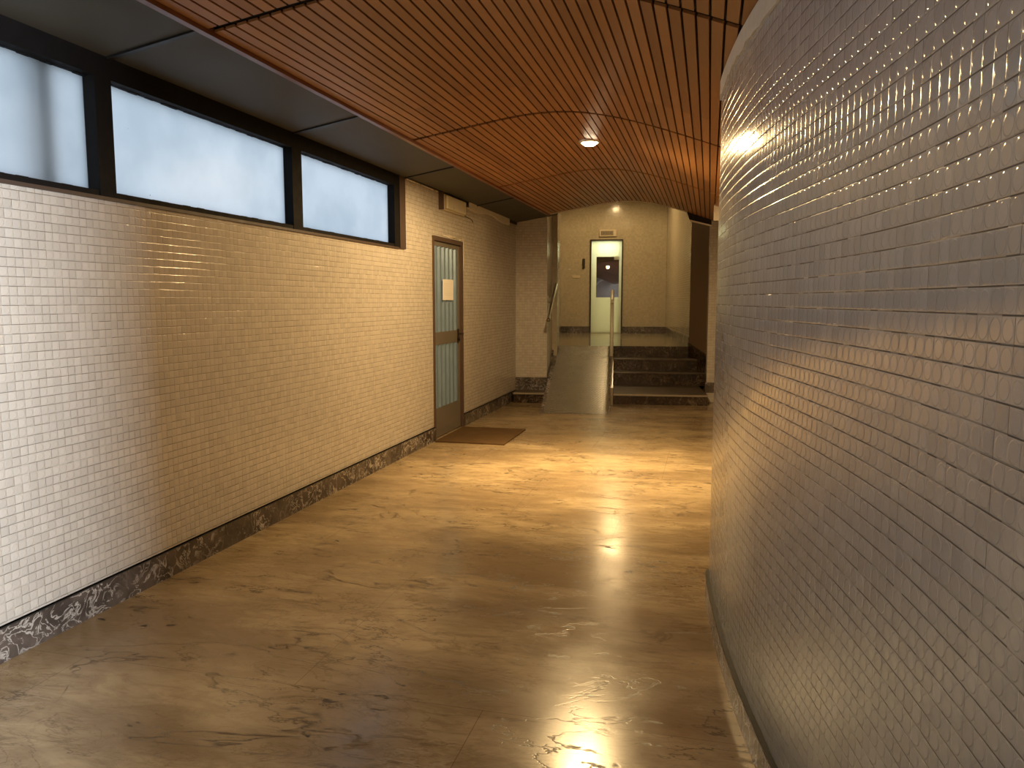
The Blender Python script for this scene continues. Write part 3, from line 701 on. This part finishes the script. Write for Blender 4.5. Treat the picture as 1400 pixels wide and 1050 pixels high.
# ------------------------------------------------------------------ door_2: white door in the back hall
d = empty('door_2', BK(-.16, 18.5, ZL), 'white door with a dark reflective glass panel in the back hall', 'door', 'structure')
g = MB(BK); t_ = .03
g.box(DR0 - .03, DR0 + t_ - .03, 18.46, 18.6, ZL, DT + .03); g.box(DR1, DR1 + t_, 18.46, 18.6, ZL, DT + .03); g.box(DR0 - .03, DR1 + .03, 18.46, 18.6, DT, DT + .035)
g.build('door_frame', M['dark'], d)
g = MB(BK); gx0, gx1, gz0, gz1 = -.395, .130, 1.575, 2.52
g.box(DR0, gx0, 18.50, 18.55, ZL + .01, DT); g.box(gx1, DR1, 18.5, 18.55, ZL + .01, DT); g.box(gx0, gx1, 18.5, 18.55, gz1, DT); g.box(gx0, gx1, 18.5, 18.55, ZL + .01, gz0)
lf = g.build('door_leaf', M['white'], d, origin=BK(-.16, 18.5, ZL))
g = MB(BK); g.box(gx0, gx1, 18.515, 18.53, gz0, gz1); tag(g.build('glass_panel', M['mirror'], lf), 'dark reflective glass')
g = MB(BK); g.box(gx1 - .115, gx1, 18.498, 18.514, gz1 - .07, gz1); g.build('corner_plate', M['white'], lf)
g = MB(BK); g.box(DR0, DR1, 18.44, 18.50, ZL, ZL + .022); tag(g.build('threshold', M['white'], d), 'pale threshold')

# sign over the door
sg = empty('sign', BK(-.12, 18.5, 3.08), 'small dim sign box on the back wall above the white door', 'sign')
g = MB(BK); g.box(-.335, .06, 18.44, 18.5, 2.985, 3.14); g.build('sign_box', M['plastic'], sg, bevel=.006)
g = MB(BK); g.box(-.30, -.01, 18.434, 18.44, 3.01, 3.115); tag(g.build('sign_face', plain('sign_face', (.22, .17, .10), .4), sg), 'brownish face with worn marks')
g = MB(BK)
for k in range(7):
    x = -.285 + k * .038; g.box(x, x + .010, 18.431, 18.434, 3.03, 3.095)
    if k % 2: g.box(x, x + .024, 18.431, 18.434, 3.056, 3.066)
g.build('worn_lettering', M['dark'], sg)
# intercom and plate
g = MB(BK); g.box(-.72, -.665, 18.46, 18.5, 2.25, 2.48)
it = tag(g.build('intercom', M['dark'], bevel=.008, origin=BK(-.69, 18.48, 2.36)), 'small dark intercom on the wall left of the white door', 'intercom')
g = MB(BK); g.box(-.96, -.78, 18.485, 18.5, 2.03, 2.09)
tag(g.build('switch_plate', M['plastic'], bevel=.004, origin=BK(-.87, 18.49, 2.06)), 'small pale plate on the wall left of the dark intercom', 'plate')

# ------------------------------------------------------------------ ceiling lamps
def downlight(loc, lab, power, beam=0, size=.07):
    e = empty('ceiling_downlight', loc, lab, 'lamp', group=None)
    g = MB(); g.lathe([(size + .022, .02), (size + .022, -.004), (size + .012, -.014), (size, -.012), (size, .0)], 28, c=loc); g.build('ring', M['ring'], e, smooth=True)
    g = MB(); g.lathe([(.002, -.040), (size * .55, -.034), (size * .9, -.018), (size * .98, -.004)], 28, c=loc)
    o = g.build('lamp_glass', M['bulb'], e, smooth=True); tag(o, 'lit lamp glass')
    l = lamp('downlight_beam', 'SPOT', (0, 0, -.055), power, WARM, spot_size=math.radians(177), spot_blend=.3, shadow_soft_size=.06)
    l.parent = e
    if beam:
        l2 = lamp('downlight_core', 'SPOT', (0, 0, -.055), beam, WARM, spot_size=math.radians(78), spot_blend=1.0, shadow_soft_size=.06)
        l2.parent = e
    return e
downlight((-1.01, 6.64, zprof(-1.01) - .002), 'lit round downlight in the wooden slatted vault', LAMP1_W, 620)
downlight(BK(.05, 16.4, 3.928), 'lit downlight on the high ceiling of the back hall, hidden by the vault', LAMP2_W)
